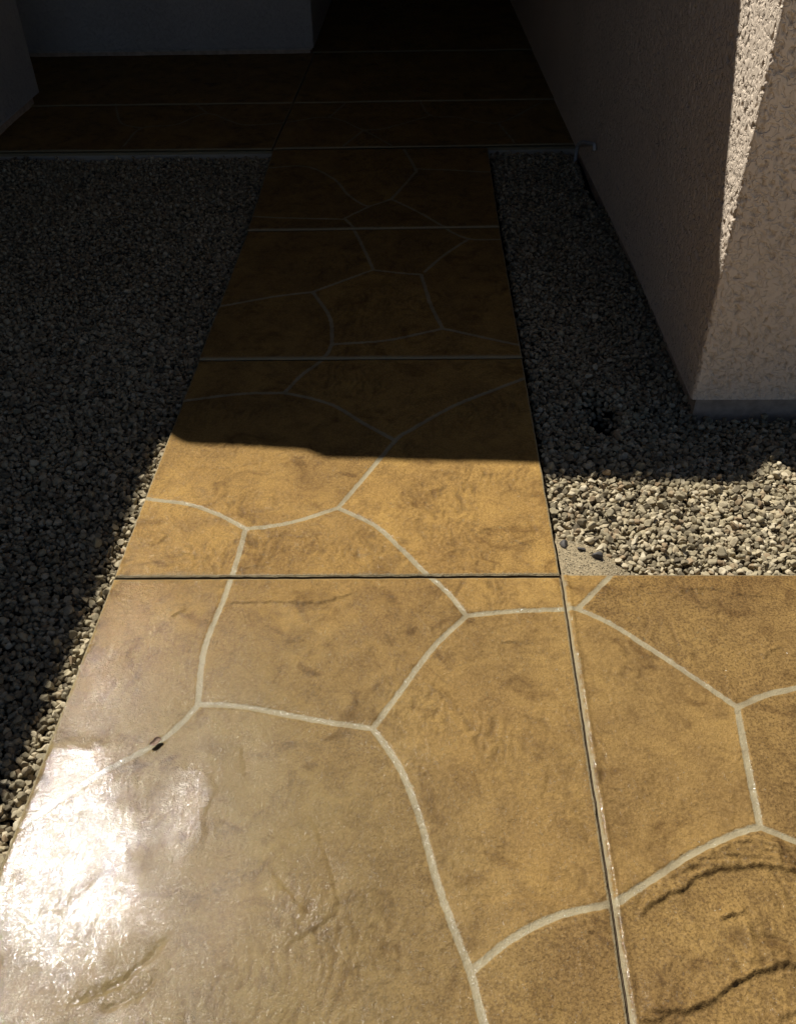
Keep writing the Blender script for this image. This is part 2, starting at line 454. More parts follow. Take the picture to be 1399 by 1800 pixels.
SCARPS = [
    (2.6, 14, [(0.4485, 0.791), (0.4688, 0.8009), (0.503, 0.8109), (0.5339, 0.8161), (0.5643, 0.8189), (0.5911, 0.8168), (0.6254, 0.8099), (0.6585, 0.8006), (0.679, 0.7937)]),
    (2.2, 12, [(0.4704, 0.8081), (0.5002, 0.8182), (0.5197, 0.8233), (0.5535, 0.8299), (0.5776, 0.8343), (0.611, 0.8305), (0.6421, 0.8198), (0.6792, 0.8081)]),
    (-2, 12, [(0.5863, 0.7998), (0.6011, 0.812), (0.6146, 0.8195), (0.6329, 0.8197), (0.6618, 0.8103)]),
    (2, 10, [(0.3433, 0.7318), (0.3582, 0.7411), (0.375, 0.7481)]),
    (-2, 12, [(0.5519, 0.6628), (0.5724, 0.661), (0.5923, 0.6571), (0.613, 0.643)]),
    (2, 10, [(0.5222, 0.6316), (0.54, 0.6359), (0.5558, 0.6402)]),
    (5, 45, [(0.3529, 0.6987), (0.3835, 0.7233), (0.4209, 0.7452), (0.455, 0.7594), (0.4769, 0.7772), (0.5017, 0.7869), (0.5303, 0.7932), (0.5581, 0.7959), (0.5818, 0.7998), (0.6131, 0.7989), (0.6555, 0.7911), (0.7175, 0.7753)]),
    (3.6, 22, [(0.4222, 0.773), (0.4389, 0.7779), (0.4669, 0.7925), (0.4998, 0.7976), (0.537, 0.8016), (0.5653, 0.8056)]),
    (2.6, 14, [(0.516, 0.827), (0.5351, 0.8297), (0.561, 0.8411), (0.5902, 0.8464), (0.6165, 0.8417), (0.6366, 0.832), (0.6666, 0.8262), (0.7097, 0.8181)]),
    (-2.2, 12, [(0.3576, 0.7009), (0.3721, 0.721), (0.387, 0.7529)]),
    (5, 50, [(0.3383, 0.5607), (0.3867, 0.5614), (0.4149, 0.5618), (0.4369, 0.5696), (0.459, 0.5776), (0.4807, 0.5914), (0.5048, 0.6054), (0.5302, 0.6156), (0.5574, 0.624), (0.5903, 0.6305), (0.6471, 0.6332)]),
    (3, 15, [(0.3362, 0.5494), (0.3596, 0.546), (0.3811, 0.5538)]),
    (-2.8, 14, [(0.5442, 0.6732), (0.5719, 0.6736), (0.5955, 0.6676), (0.6232, 0.6554)]),
    (3.6, 15, [(0.5472, 0.5487), (0.5674, 0.5564), (0.5836, 0.5642), (0.607, 0.5739)]),
    (4.5, 7, [(0.5034, 0.705), (0.5132, 0.7095), (0.5296, 0.7141), (0.551, 0.721)]),
    (4, 7, [(0.5615, 0.6382), (0.5752, 0.6353), (0.5934, 0.6335)]),
    (3.5, 6, [(0.5645, 0.6485), (0.581, 0.6477)]),
    (-1.8, 16, [(-0.5645, 0.5407), (-0.5534, 0.5552), (-0.5167, 0.5727), (-0.484, 0.588), (-0.4606, 0.6109), (-0.4372, 0.6371), (-0.4278, 0.6557), (-0.4045, 0.6748)]),
    (-1.5, 16, [(-0.5086, 0.5439), (-0.4757, 0.5563), (-0.4442, 0.5762), (-0.4237, 0.6013), (-0.4245, 0.6165)]),
    (-0.4, 5, [(-0.4867, 0.993), (-0.4415, 0.9916), (-0.4098, 0.9755), (-0.3927, 0.9507), (-0.3983, 0.9124), (-0.4104, 0.8787)]),
    (-0.5, 6, [(-0.6962, 0.7015), (-0.6616, 0.6743), (-0.6324, 0.653), (-0.6028, 0.6375)]),
    (-0.5, 8, [(-0.6028, 0.6375), (-0.5731, 0.6565), (-0.5438, 0.6895), (-0.5193, 0.7236)]),
    (0.3, 6, [(-0.6884, 0.8144), (-0.6677, 0.8336), (-0.6507, 0.8564), (-0.6363, 0.8796)]),
    (-0.7, 7, [(-0.6025, 0.6805), (-0.6074, 0.7054), (-0.5962, 0.7341), (-0.5801, 0.7578), (-0.567, 0.7728)]),
    (-0.7, 7, [(-0.6532, 0.6993), (-0.6372, 0.7107), (-0.611, 0.7082)]),
    (-1.3, 12, [(-0.3593, 1.0515), (-0.3509, 1.0118), (-0.3389, 0.9697)]),
    (-1.4, 12, [(-0.2126, 0.8958), (-0.194, 0.8671), (-0.1741, 0.8172), (-0.1509, 0.7542), (-0.144, 0.7142), (-0.1726, 0.6848), (-0.2084, 0.6607), (-0.2299, 0.642)]),
    (-1.2, 12, [(-0.2673, 0.784), (-0.2218, 0.7381), (-0.1888, 0.7039)]),
    (1.76, 20, [(-0.462, 1.4318), (-0.3988, 1.4375), (-0.3188, 1.4379), (-0.2587, 1.4354), (-0.2077, 1.4466), (-0.1413, 1.4776)]),
    (-1.54, 30, [(-0.6966, 1.9624), (-0.5691, 1.9466), (-0.4761, 1.962), (-0.3598, 1.9894), (-0.2417, 2.0172), (-0.1458, 2.0332)]),
    (1.76, 12, [(-0.6959, 1.6376), (-0.6656, 1.6376), (-0.6467, 1.6698), (-0.6715, 1.6828)]),
    (1.54, 12, [(-0.4482, 1.546), (-0.4161, 1.555), (-0.3798, 1.5641)]),
    (-1.32, 20, [(-0.4312, 1.6573), (-0.3458, 1.6671), (-0.2802, 1.6608), (-0.2378, 1.6705)]),
    (-1.54, 12, [(-0.4548, 1.7568), (-0.4025, 1.7672), (-0.359, 1.779)]),
    (1.98, 12, [(-0.5729, 1.3881), (-0.5565, 1.4042), (-0.5457, 1.4096)]),
    (-1.4, 25, [(0.2487, 1.007), (0.2389, 0.9665), (0.2237, 0.9239)]),
    (1.4, 20, [(0.1696, 1.3203), (0.2196, 1.3173), (0.257, 1.3142)]),
    (1.2, 14, [(0.0055, 1.2048), (0.047, 1.1676), (0.0697, 1.1315)]),
    (-1.2, 18, [(0.4373, 0.9871), (0.4704, 0.9383), (0.5229, 0.8919)]),
    (-1.4, 25, [(0.2747, 0.9067), (0.2918, 0.878), (0.3026, 0.8444)]),
    (-1.2, 22, [(0.0581, 0.7266), (0.1268, 0.7373), (0.1858, 0.7431), (0.2524, 0.7289)]),
    (1.8, 14, [(0.5723, 1.4494), (0.6111, 1.4771), (0.6794, 1.4867), (0.7405, 1.4684), (0.8295, 1.4596)]),
    (1.6, 16, [(0.7361, 1.2717), (0.7763, 1.3041), (0.7959, 1.2881), (0.7763, 1.2641)]),
    (1.2, 12, [(0.6428, 1.2398), (0.6411, 1.1647), (0.6451, 1.1574)]),
    (-1.2, 18, [(0.1586, 1.4568), (0.2145, 1.4944), (0.2282, 1.4663), (0.2175, 1.4479)]),
    (1.6, 14, [(0.1283, 1.6757), (0.2021, 1.7084), (0.2339, 1.6546), (0.2815, 1.6336)]),
    (-1.2, 14, [(0.2688, 1.8107), (0.2805, 1.6976), (0.2956, 1.6337)]),
]
GLINT = [(-0.7303, 1.0206), (-0.6283, 1.0177), (-0.5952, 0.9665), (-0.6005, 0.9276), (-0.5915, 0.8834), (-0.5284, 0.8512), (-0.5422, 0.8005), (-0.5268, 0.7525), (-0.5193, 0.7236), (-0.5438, 0.6895), (-0.5731, 0.6565), (-0.6028, 0.6375), (-0.6616, 0.6743), (-0.7246, 0.7096), (-0.7395, 0.6383), (-0.7913, 0.6644), (-0.7681, 0.7496), (-0.734, 0.7354), (-0.7279, 0.8426)]
PATCH = [(-0.4867, 0.993), (-0.4415, 0.9916), (-0.4098, 0.9755), (-0.3927, 0.9507), (-0.3983, 0.9124), (-0.4082, 0.8207), (-0.4254, 0.7896), (-0.4705, 0.7952), (-0.5, 0.9114)]


def catmull(pts, step=0.006):
    p = np.array(pts, float)
    if len(p) < 3:
        n = max(2, int(np.linalg.norm(p[-1] - p[0]) / step))
        return p[0] + (p[-1] - p[0]) * np.linspace(0, 1, n)[:, None]
    q = np.vstack([2 * p[0] - p[1], p, 2 * p[-1] - p[-2]])
    out = []
    for i in range(1, len(q) - 2):
        n = max(2, int(np.linalg.norm(q[i + 1] - q[i]) / step))
        t = np.linspace(0, 1, n, endpoint=False)[:, None]
        out.append(0.5 * ((2 * q[i]) + (q[i + 1] - q[i - 1]) * t + (2 * q[i - 1] - 5 * q[i] + 4 * q[i + 1] - q[i + 2]) * t * t
                          + (-q[i - 1] + 3 * q[i] - 3 * q[i + 1] + q[i + 2]) * t ** 3))
    out.append(q[-2][None])
    return np.vstack(out)


def seg_dist(P, line, reach):
    """distance, signed side and position along a polyline for points near it"""
    D = np.full(len(P), 9.0)
    S = np.zeros(len(P))
    T = np.zeros(len(P))
    lo, hi = line.min(0) - reach, line.max(0) + reach
    idx = np.where(np.all((P > lo) & (P < hi), 1))[0]
    if len(idx) == 0:
        return D, S, T
    Q = P[idx]
    best = np.full(len(Q), 9.0)
    side = np.zeros(len(Q))
    tt = np.zeros(len(Q))
    n = len(line) - 1
    for i in range(n):
        a, b = line[i], line[i + 1]
        ab = b - a
        L2 = ab @ ab
        if L2 < 1e-12:
            continue
        t = np.clip(((Q - a) @ ab) / L2, 0, 1)
        d = np.hypot(Q[:, 0] - a[0] - t * ab[0], Q[:, 1] - a[1] - t * ab[1])
        k = d < best
        best[k] = d[k]
        cr = ab[0] * (Q[:, 1] - a[1]) - ab[1] * (Q[:, 0] - a[0])
        side[k] = np.sign(cr[k])
        tt[k] = (i + t[k]) / n
    D[idx], S[idx], T[idx] = best, side, tt
    return D, S, T


def in_poly(P, poly):
    inside = np.zeros(len(P), bool)
    n = len(poly)
    j = n - 1
    for i in range(n):
        xi, yi = poly[i]
        xj, yj = poly[j]
        c = ((yi > P[:, 1]) != (yj > P[:, 1])) & (P[:, 0] < (xj - xi) * (P[:, 1] - yi) / (yj - yi + 1e-12) + xi)
        inside ^= c
        j = i
    return inside


GROUT_L = [catmull(l, 0.012) for l in GROUT]
SCARP_L = [(a, d, catmull(l, 0.008)) for a, d, l in SCARPS]


def relief(P, tilt=True):
    """height of the stamped concrete skin in metres, grout distance, crease darkness"""
    x, y = P[:, 0], P[:, 1]
    wx = x + 0.05 * fbm(x * 5, y * 5, 3, 40)
    wy = y + 0.05 * fbm(x * 5, y * 5, 3, 50)
    calm = 1 - 0.6 * sstep(0.15, -0.25, x) * sstep(1.6, 1.3, y)
    h = 0.0026 * perlin(x * 4.1, y * 4.1, 1) + 0.0011 * perlin(wx * 11, wy * 11, 2)
    h += 0.00075 * fbm(wx * 30, wy * 24, 4, 5, 0.6)
    # fine crumbly crests in wandering bands
    rb = sstep(-0.02, 0.25, fbm(x * 5.5, y * 5.5, 2, 141))
    rd = 1 - np.abs(fbm(wx * 21, wy * 13, 3, 143))
    h += 0.0016 * calm * rb * np.clip((rd - 0.86) / 0.14, 0, 1) ** 2
    # slaty terraces: soft staircase of a warped noise, present in patches only
    n = fbm(wx * 3.3, wy * 5.5, 4, 9, 0.55) * 12.0
    fr = n - np.floor(n)
    st = np.floor(n) + sstep(0.0, 0.13, fr)
    patch = sstep(-0.05, 0.25, fbm(x * 4, y * 4, 2, 21))
    h += 0.0016 * calm * (st - n * 0.9) * patch
    cre = patch * sstep(0.08, 0.0, np.abs(fr - 0.03)) * 0.45 * sstep(-0.2, 0.3, fbm(x * 12, y * 12, 2, 23))
    # rough, streaky chiselled places
    rp = sstep(0.04, 0.28, fbm(x * 3.1, y * 3.1, 2, 33))
    rs = fbm(wx * 75, wy * 26, 3, 35)
    h += 0.0030 * calm * rp * rs
    cre = np.maximum(cre, rp * sstep(0.05, -0.45, rs) * 0.8)
    if tilt:
        # flat pan at the left edge and smaller disc, shaped to catch the glare
        jig = np.stack([x + 0.03 * fbm(x * 14, y * 14, 3, 61), y + 0.03 * fbm(x * 14, y * 14, 3, 62)], 1)
        g, _, _ = seg_dist(jig, np.array(GLINT + GLINT[:1]), 0.6)
        ins = in_poly(jig, GLINT)
        g_pan = g
        w = sstep(0.070, -0.020, np.where(ins, -g, g) + 0.012 * fbm(x * 30, y * 30, 3, 63))
        wpan = w
        gq = np.where(in_poly(jig, GLINT), 0, g_pan)
        wide = np.exp(-np.maximum(gq, 0) / 0.075)
        plane = 0.0 + PAN_A * (x + 0.64) + PAN_B * (y - 0.80)
        h = h * (1 - w) + (plane + 0.0005 * fbm(wx * 22, wy * 22, 3, 71) + 0.25 * h) * w
        # the slab falls away gently around the pan, so it alone mirrors the sun
        h = h - 0.035 * (1 - w) * np.clip(0.25 - np.abs(g), 0, 0.25) * 0
        g, _, _ = seg_dist(jig, np.array(PATCH + PATCH[:1]), 0.2)
        ins = in_poly(jig, PATCH)
        w = sstep(0.012, -0.014, np.where(ins, -g, g)) * 0.85
        wdisc = w
        h = h * (1 - w) + (0.0003 + 0.016 * (x + 0.45) + 0.016 * (y - 0.88) + 0.0002 * fbm(wx * 30, wy * 30, 2, 75)) * w
    for amp, dec, line in SCARP_L:
        J = np.stack([x + 0.004 * fbm(x * 38, y * 38, 2, 81), y + 0.004 * fbm(x * 38, y * 38, 2, 82)], 1)
        d, s, t = seg_dist(J, line, dec * 0.004)
        k = d < 8
        if not k.any():
            continue
        falloff = sstep(0, 0.12, t) * sstep(1.0, 0.88, t)
        sd = d * s
        prof = np.exp(-d / (dec * 0.001)) * sstep(-0.0052, 0.0024, sd) + 0.45 * np.exp(-((sd - 0.0045) / 0.0035) ** 2)
        jag = 0.8 + 0.6 * fbm(x * 55, y * 55, 2, 151)
        h = h + np.where(k, amp * 0.001 * 1.7 * jag * prof * falloff, 0) * (1 if amp > 0 else 1)
        if amp > 0:
            cre = np.maximum(cre, np.where(k, sstep(0.0042, 0.0008, np.abs(sd + 0.001)) * falloff * 0.36 * jag, 0))
    if not tilt:
        wpan = wide = np.zeros(len(P))
    gd = np.full(len(P), 9.0)
    for line in GROUT_L:
        d, s, t = seg_dist(P, line, 0.03)
        gd = np.minimum(gd, d)
    halfw = 0.0066 + 0.0007 * fbm(x * 20, y * 20, 2, 91)
    gs = gd - halfw
    groove = sstep(0.0022, -0.0022, gs) * (1 - 0.8 * wpan)
    h = h * (1 - 0.6 * groove) - 0.0013 * groove
    lip = np.exp(-((gs - 0.004) / 0.003) ** 2)
    h += 0.0 * lip
    # sealer gloss raised at the near left to carry the sun glare
    gl = sstep(-0.05, -0.60, x + 0.25 * (y - 0.9) + 0.16 * fbm(x * 5, y * 5, 3, 131)) * sstep(1.95, 1.25, y)
    gl = np.clip(gl + 0.35 * sstep(0.1, 0.4, fbm(x * 7, y * 7, 3, 133)) * sstep(0.3, -0.3, x), 0, 1)
    if tilt:
        gl = gl * 0.28
        gl = np.maximum(gl, 0.85 * sstep(-0.50, -0.70, x + 0.07 * fbm(x * 9, y * 9, 3, 201)) * sstep(1.50, 1.15, y) * sstep(-0.35, 0.35, fbm(x * 14, y * 14, 3, 203)))
        gl = np.maximum(gl, 0.75 * wdisc)
        gl = np.maximum(gl, (0.16 + 0.50 * sstep(-0.2, 0.3, fbm(x * 26, y * 26, 3, 205))) * sstep(-0.28, -0.50, x) * sstep(0.86, 0.70, y))
        gl = np.maximum(gl, (0.45 * wide + 0.55 * wpan) * (0.85 + 1.1 * fbm(x * 24, y * 24, 4, 181, 0.65)))
    else:
        gl = gl * 0.3
    gl = np.maximum(gl, 0.32 * groove * sstep(2.2, 1.8, y))
    return h, gs, np.clip(cre, 0, 1), gl, 0.6 * wide + 0.4 * wpan


def stone_regions():
    """flood fill between the grout lines on a coarse grid: one label for each stamped stone"""
    st = 0.010
    xs, ys_ = np.arange(-0.86, 1.55, st), np.arange(0.0, 4.6, st)
    X, Y = np.meshgrid(xs, ys_, indexing='ij')
    Pq = np.stack([X.ravel(), Y.ravel()], 1)
    gd = np.full(len(Pq), 9.0)
    for line in GROUT_L:
        gd = np.minimum(gd, seg_dist(Pq, line, 0.03)[0])
    nx, ny = len(xs), len(ys_)
    out_ = (Pq[:, 0] < -0.735) | ((Pq[:, 0] > 0.325) & (Pq[:, 1] > 1.53) & (Pq[:, 1] < 4.55))
    lab = np.where((gd < 0.0085) | out_, -1, 0).reshape(nx, ny)
    # slab joints part the stones too
    k = 0
    for i in range(nx):
        for j in range(ny):
            if lab[i, j] == 0:
                k += 1
                stack = [(i, j)]
                lab[i, j] = k
                while stack:
                    p_, q_ = stack.pop()
                    for u_, v_ in ((p_ + 1, q_), (p_ - 1, q_), (p_, q_ + 1), (p_, q_ - 1)):
                        if 0 <= u_ < nx and 0 <= v_ < ny and lab[u_, v_] == 0:
                            lab[u_, v_] = k
                            stack.append((u_, v_))
    return lab, st, k


REG, REG_ST, REG_N = stone_regions()
TONES = np.random.default_rng(12).uniform(0.35, 0.95, REG_N + 2)


def reg_at(x, y):
    i = np.clip(np.round((x + 0.86) / REG_ST).astype(int), 0, REG.shape[0] - 1)
    j = np.clip(np.round(y / REG_ST).astype(int), 0, REG.shape[1] - 1)
    return REG[i, j]


TONES[reg_at(np.array([0.7]), np.array([0.65]))[0]] = 0.42      # the dark grained stone at the near right
COARSE = reg_at(np.array([0.7]), np.array([0.65]))[0]


def stone_tone(x, y):
    k = reg_at(x + 0.003 * perlin(x * 40, y * 40, 171), y)
    t = np.where(k > 0, TONES[np.maximum(k, 0)], 0.65)
    t = t + 0.28 * fbm(x * 3.0, y * 3.0, 3, 173)
    gold = sstep(1.45, 1.62, y) * sstep(2.6, 2.4, y)              # the strip before the shadow kept its colour best
    t = t + 0.25 * gold
    falloff = sstep(0.50, -0.50, x + 0.30 * (y - 0.8) + 0.12 * fbm(x * 4, y * 4, 3, 175)) * sstep(1.60, 1.0, y)  # where the milky reflection goes into the colour
    falloff = np.maximum(0.75 * falloff, 0.15 * sstep(1.6, 1.3, y))
    return np.clip(t, 0, 1.2), np.clip(falloff, 0, 1), (k == COARSE).astype(float)


def edged(L, fine, e=0.0):
    """positions along an edge of length L: fine steps inside, extra lines at the tooled ends"""
    s = np.arange(0.012, L - 0.012, fine)
    return np.concatenate([[0, 0.001, 0.0025, 0.0045, 0.0075], s, [L - 0.0075, L - 0.0045, L - 0.0025, L - 0.001, L]])


def slab(corners, stepx, stepy, label, lip=0.0055, tilt=False, raise_=0.0, bead=0.0008, ysteps=None, xsteps=None):
    (ax, ay), (bx, by), (cx, cy), (dx, dy) = corners      # near-left, near-right, far-right, far-left
    W = math.hypot(bx - ax, by - ay)
    L = math.hypot(dx - ax, dy - ay)
    us = edged(W, stepx) if xsteps is None else xsteps(W)
    vs = edged(L, stepy) if ysteps is None else ysteps(L)
    u, v = np.meshgrid(us / W, vs / L, indexing='ij')
    u, v = u.ravel(), v.ravel()
    x = (1 - u) * (1 - v) * ax + u * (1 - v) * bx + u * v * cx + (1 - u) * v * dx
    y = (1 - u) * (1 - v) * ay + u * (1 - v) * by + u * v * cy + (1 - u) * v * dy
    P = np.stack([x, y], 1)
    h, gs, cre, gl, pan = relief(P, tilt)
    tone, falloff, coarse = stone_tone(x, y)
    ed = np.minimum(np.minimum(u * W, (1 - u) * W), np.minimum(v * L, (1 - v) * L))
    r = lip
    q = np.clip(r - ed, 0, r)
    z = h * sstep(0, 0.02, ed) + raise_ - (r - np.sqrt(np.maximum(r * r - q * q, 0)))
    eatt = ed.copy()
    if raise_ > 0:
        eatt = np.minimum(eatt, v * L * 0.34)  # wider pale front edge painted for the sky light it catches
    if bead > 0.001:
        eatt = np.minimum(eatt, u * W * 0.5 + 0.0075 * sstep(-0.3, 0.3, fbm(x * 22, y * 22, 3, 191)))
    # raised worn bead just inside the tooled edge
    z += 0.0008 * np.exp(-((ed - 0.011) / 0.005) ** 2)
    if bead > 0.001:
        bd = np.exp(-((u * W - 0.0100) / 0.0052) ** 2) * sstep(-1, 0.9, v * L)
        z += bead * bd * (1 + 0.25 * fbm(x * 25, y * 25, 2, 161))
        gl = np.maximum(gl, bd * sstep(1.6, 1.1, y))
    # slightly wandering outer edge
    wob = 0.0018 * fbm(x * 18, y * 18, 3, 97) * np.exp(-ed / 0.01)
    x = x + wob * (1 - 0 * u)
    y = y + wob
    nu, nv = len(us), len(vs)
    V = np.stack([x, y, z], 1)
    F = grid_faces(nu, nv)
    # skirt down the four sides
    ring = np.concatenate([np.arange(nu) * nv, (nu - 1) * nv + np.arange(1, nv), np.arange(nu - 2, -1, -1) * nv + nv - 1,
                           np.arange(nv - 2, 0, -1)])
    low = V[ring].copy()
    mid = low.copy()
    mid[:, 2] -= 0.012
    low[:, 2] = -0.10
    b = len(V)
    m = len(ring)
    V = np.vstack([V, mid, low])
    nx = np.roll(np.arange(m), -1)
    F = np.vstack([F, np.stack([ring, b + np.arange(m), b + nx, ring[nx]], 1)[:, ::-1],
                   np.stack([b + np.arange(m), b + m + np.arange(m), b + m + nx, b + nx], 1)[:, ::-1]])
    pad = lambda a, val: np.concatenate([a, np.full(2 * m, val)])
    me = mesh_from("path", V, F, M_conc, {'grout': pad(gs, 1.0), 'edge': pad(eatt, 0.0), 'crease': pad(cre, 0.0), 'gloss': pad(gl, 0.0),
                    'tone': pad(tone, 0.6), 'falloff': pad(falloff, 0.3), 'coarse': pad(coarse, 0.0), 'pan': pad(pan, 0.0)})
    o = link("path", me)
    o['kind'] = 'structure'
    o['label'] = label
    return o


PAN_A, PAN_B = -0.007, 0.016
J = 0.0019     # half the open joint between slabs
XL, XR = -0.738, 0.334
def near_steps(L):
    # the slab runs on under the camera: coarse there, fine where it is seen
    far = L - 1.15
    a = np.arange(0.02, far, 0.03)
    b = np.arange(far, L - 0.012, 0.003)
    return np.concatenate([[0, 0.0025, 0.0075], a, b, [L - 0.0075, L - 0.0045, L - 0.0025, L - 0.001, L]])


def side_steps(W):
    return np.concatenate([[0, 0.001, 0.0025, 0.0045, 0.0065], np.arange(0.008, 0.76, 0.0028), np.arange(0.762, W - 0.012, 0.02), [W - 0.0075, W]])


slab([(-0.775, -1.2), (0.300, -1.2), (0.3335 - J, 1.530 - J * 2.3), (-0.742, 1.519 - J * 2.3)], 0.003, 0.003,
     "widest glossy tan slab at the near left with the sun glare on it", tilt=True, ysteps=near_steps)
slab([(0.300 + 2 * J, -1.2), (2.6, -1.2), (2.6, 1.540), (0.3335 + J, 1.534)], 0.0042, 0.0034,
     "tan slab at the near right with curved slaty ridges", bead=0.0026, ysteps=near_steps, xsteps=side_steps)
slab([(-0.742, 1.519 + J * 2.3), (0.3335 - J, 1.530 + J * 2.3), (0.327, 2.536 - J * 0.4), (-0.730, 2.530 - J * 0.4)], 0.0034, 0.0034,
     "tan slab crossed by the edge of the roof shadow")
slab([(-0.730, 2.530 + J * 0.4), (0.327, 2.536 + J * 0.4), (0.322, 3.577 - J * 0.4), (-0.722, 3.558 - J * 0.4)], 0.005, 0.005,
     "second slab of the walk in full shade", raise_=0.005)
slab([(-0.722, 3.558 + J * 0.4), (0.322, 3.577 + J * 0.4), (0.328, 4.549 - J * 0.4), (-0.742, 4.546 - J * 0.4)], 0.007, 0.006,
     "shaded slab of the walk that meets the porch", raise_=0.010)
slab([(-2.9, 4.546 + J * 0.4), (-0.742 - J * 2.2, 4.546 + J * 0.4), (-0.722 - J * 2.2, 5.297 - J * 0.4), (-2.9, 5.29 - J * 0.4)], 0.012, 0.008,
     "front left porch slab bordering the dark gravel", raise_=0.017)
slab([(-0.742 + J, 4.546 + J * 0.4), (0.80, 4.574), (0.79, 5.312 - J * 0.4), (-0.722 + J, 5.297 - J * 0.4)], 0.012, 0.008,
     "front right porch slab beside the long wall", raise_=0.017)
slab([(-4.9, 5.29 + J * 0.4), (-0.722 - J * 2.2, 5.297 + J * 0.4), (-0.700 - J * 2.2, 6.39), (-4.9, 6.39)], 0.016, 0.012,
     "rear left porch slab under the back wall", raise_=0.023)
slab([(-0.722 + J, 5.297 + J * 0.4), (0.79, 5.312 + J * 0.4), (0.78, 6.385), (-0.700 + J, 6.38)], 0.016, 0.012,
     "rear right porch slab before the dark entry", raise_=0.023)
slab([(-0.72, 6.387), (0.78, 6.392), (0.74, 9.4), (-0.72, 9.4)], 0.03, 0.03, "black shaded slab inside the entry passage", raise_=0.03)

# mortar in the bottom of the open joints
o = Boxes().box(-0.70, 2.5, -1.15, 1.545, -0.09, -0.0125).box(-0.70, 0.31, 1.5452, 4.5, -0.09, -0.0125).box(-4.8, 0.72, 4.58, 6.3, -0.09, 0.004).build("path_joint", M_joint)
o['kind'] = 'structure'

# ------------------------------------------------------------------ ground under everything
gs_ = 160.0
ys = [(-gs_, -gs_), (gs_, -gs_), (gs_, gs_), (-gs_, gs_)]
gm = mesh_from("ground", [(x, y, -0.26) for x, y in ys], [[0, 1, 2, 3]], M_ground, smooth=False)
o = link("ground", gm)
o['kind'] = 'structure'
# pale driveway behind and beside the photographer, a step below the walk
o = Boxes().box(-9.0, -0.80, -14.0, -0.62, -0.259, -0.02).box(-0.792, 9.0, -14.0, -1.212, -0.259, -0.02).box(2.612, 9.0, -1.2, 2.2, -0.259, -0.02).build("driveway", M_ground, None)
o['kind'] = 'structure'

PIT = (0.545, 2.262)


def bed_height(x, y):
    h = 0.010 * perlin(x * 2.3, y * 2.3, 101) + 0.006 * perlin(x * 6, y * 6, 103)
    h += 0.014 * sstep(4.1, 4.45, y)
    h -= 0.022 * sstep(0.5, 0.8, x) * sstep(1.95, 2.2, y) * sstep(2.9, 2.5, y)
    d = np.hypot((x - PIT[0]) / 0.045, (y - PIT[1]) / 0.085)
    return h - 0.075 * np.exp(-d ** 4 * 0.8) + 0.008 * np.exp(-((d - 1.6) / 0.5) ** 2)


def soil(name, x0, x1, y0, y1):
    xs, yy = np.linspace(x0, x1, 90), np.linspace(y0, y1, 150)
    X, Y = np.meshgrid(xs, yy, indexing='ij')
    X, Y = X.ravel(), Y.ravel()
    Z = -0.068 + bed_height(X, Y)
    me = mesh_from(name, np.stack([X, Y, Z], 1), grid_faces(90, 150), M_soil)
    o = link(name, me)
    o['kind'] = 'structure'
    return o


soil("ground", -2.24, -0.735, -0.6, 4.545)
soil("ground", 0.326, 2.9, 1.536, 4.57)

# ------------------------------------------------------------------ gravel: angular stones, each a small cut polyhedron
def ico(sub):
    t = (1 + 5 ** 0.5) / 2
    v = [(-1, t, 0), (1, t, 0), (-1, -t, 0), (1, -t, 0), (0, -1, t), (0, 1, t), (0, -1, -t), (0, 1, -t), (t, 0, -1), (t, 0, 1), (-t, 0, -1), (-t, 0, 1)]
    f = [(0, 11, 5), (0, 5, 1), (0, 1, 7), (0, 7, 10), (0, 10, 11), (1, 5, 9), (5, 11, 4), (11, 10, 2), (10, 7, 6), (7, 1, 8),
         (3, 9, 4), (3, 4, 2), (3, 2, 6), (3, 6, 8), (3, 8, 9), (4, 9, 5), (2, 4, 11), (6, 2, 10), (8, 6, 7), (9, 8, 1)]
    v = [np.array(p) / np.linalg.norm(p) for p in v]
    for _ in range(sub):
        cache, nf = {}, []

        def midp(a, b):
            k = (min(a, b), max(a, b))
            if k not in cache:
                p = v[a] + v[b]
                v.append(p / np.linalg.norm(p))
                cache[k] = len(v) - 1
            return cache[k]
        for a, b, c in f:
            ab, bc, ca = midp(a, b), midp(b, c), midp(c, a)
            nf += [(a, ab, ca), (b, bc, ab), (c, ca, bc), (ab, bc, ca)]
        f = nf
    return np.array(v), np.array(f)


def stone_templates(sub, n, r):
    V, F = ico(sub)
    out = []
    for k in range(n):
        p = V * 1.12
        for _ in range(r.integers(6, 11)):             # broken faces
            nrm = r.normal(size=3)
            nrm /= np.linalg.norm(nrm)
            dcut = r.uniform(0.38, 0.78)
            over = np.maximum(p @ nrm - dcut, 0)
            p = p - over[:, None] * nrm
        p *= 1 + 0.02 * r.normal(size=(len(p), 1))
        p *= np.array([1.0, r.uniform(0.72, 1.0), r.uniform(0.6, 0.9)])
        out.append(p)
    return out, F


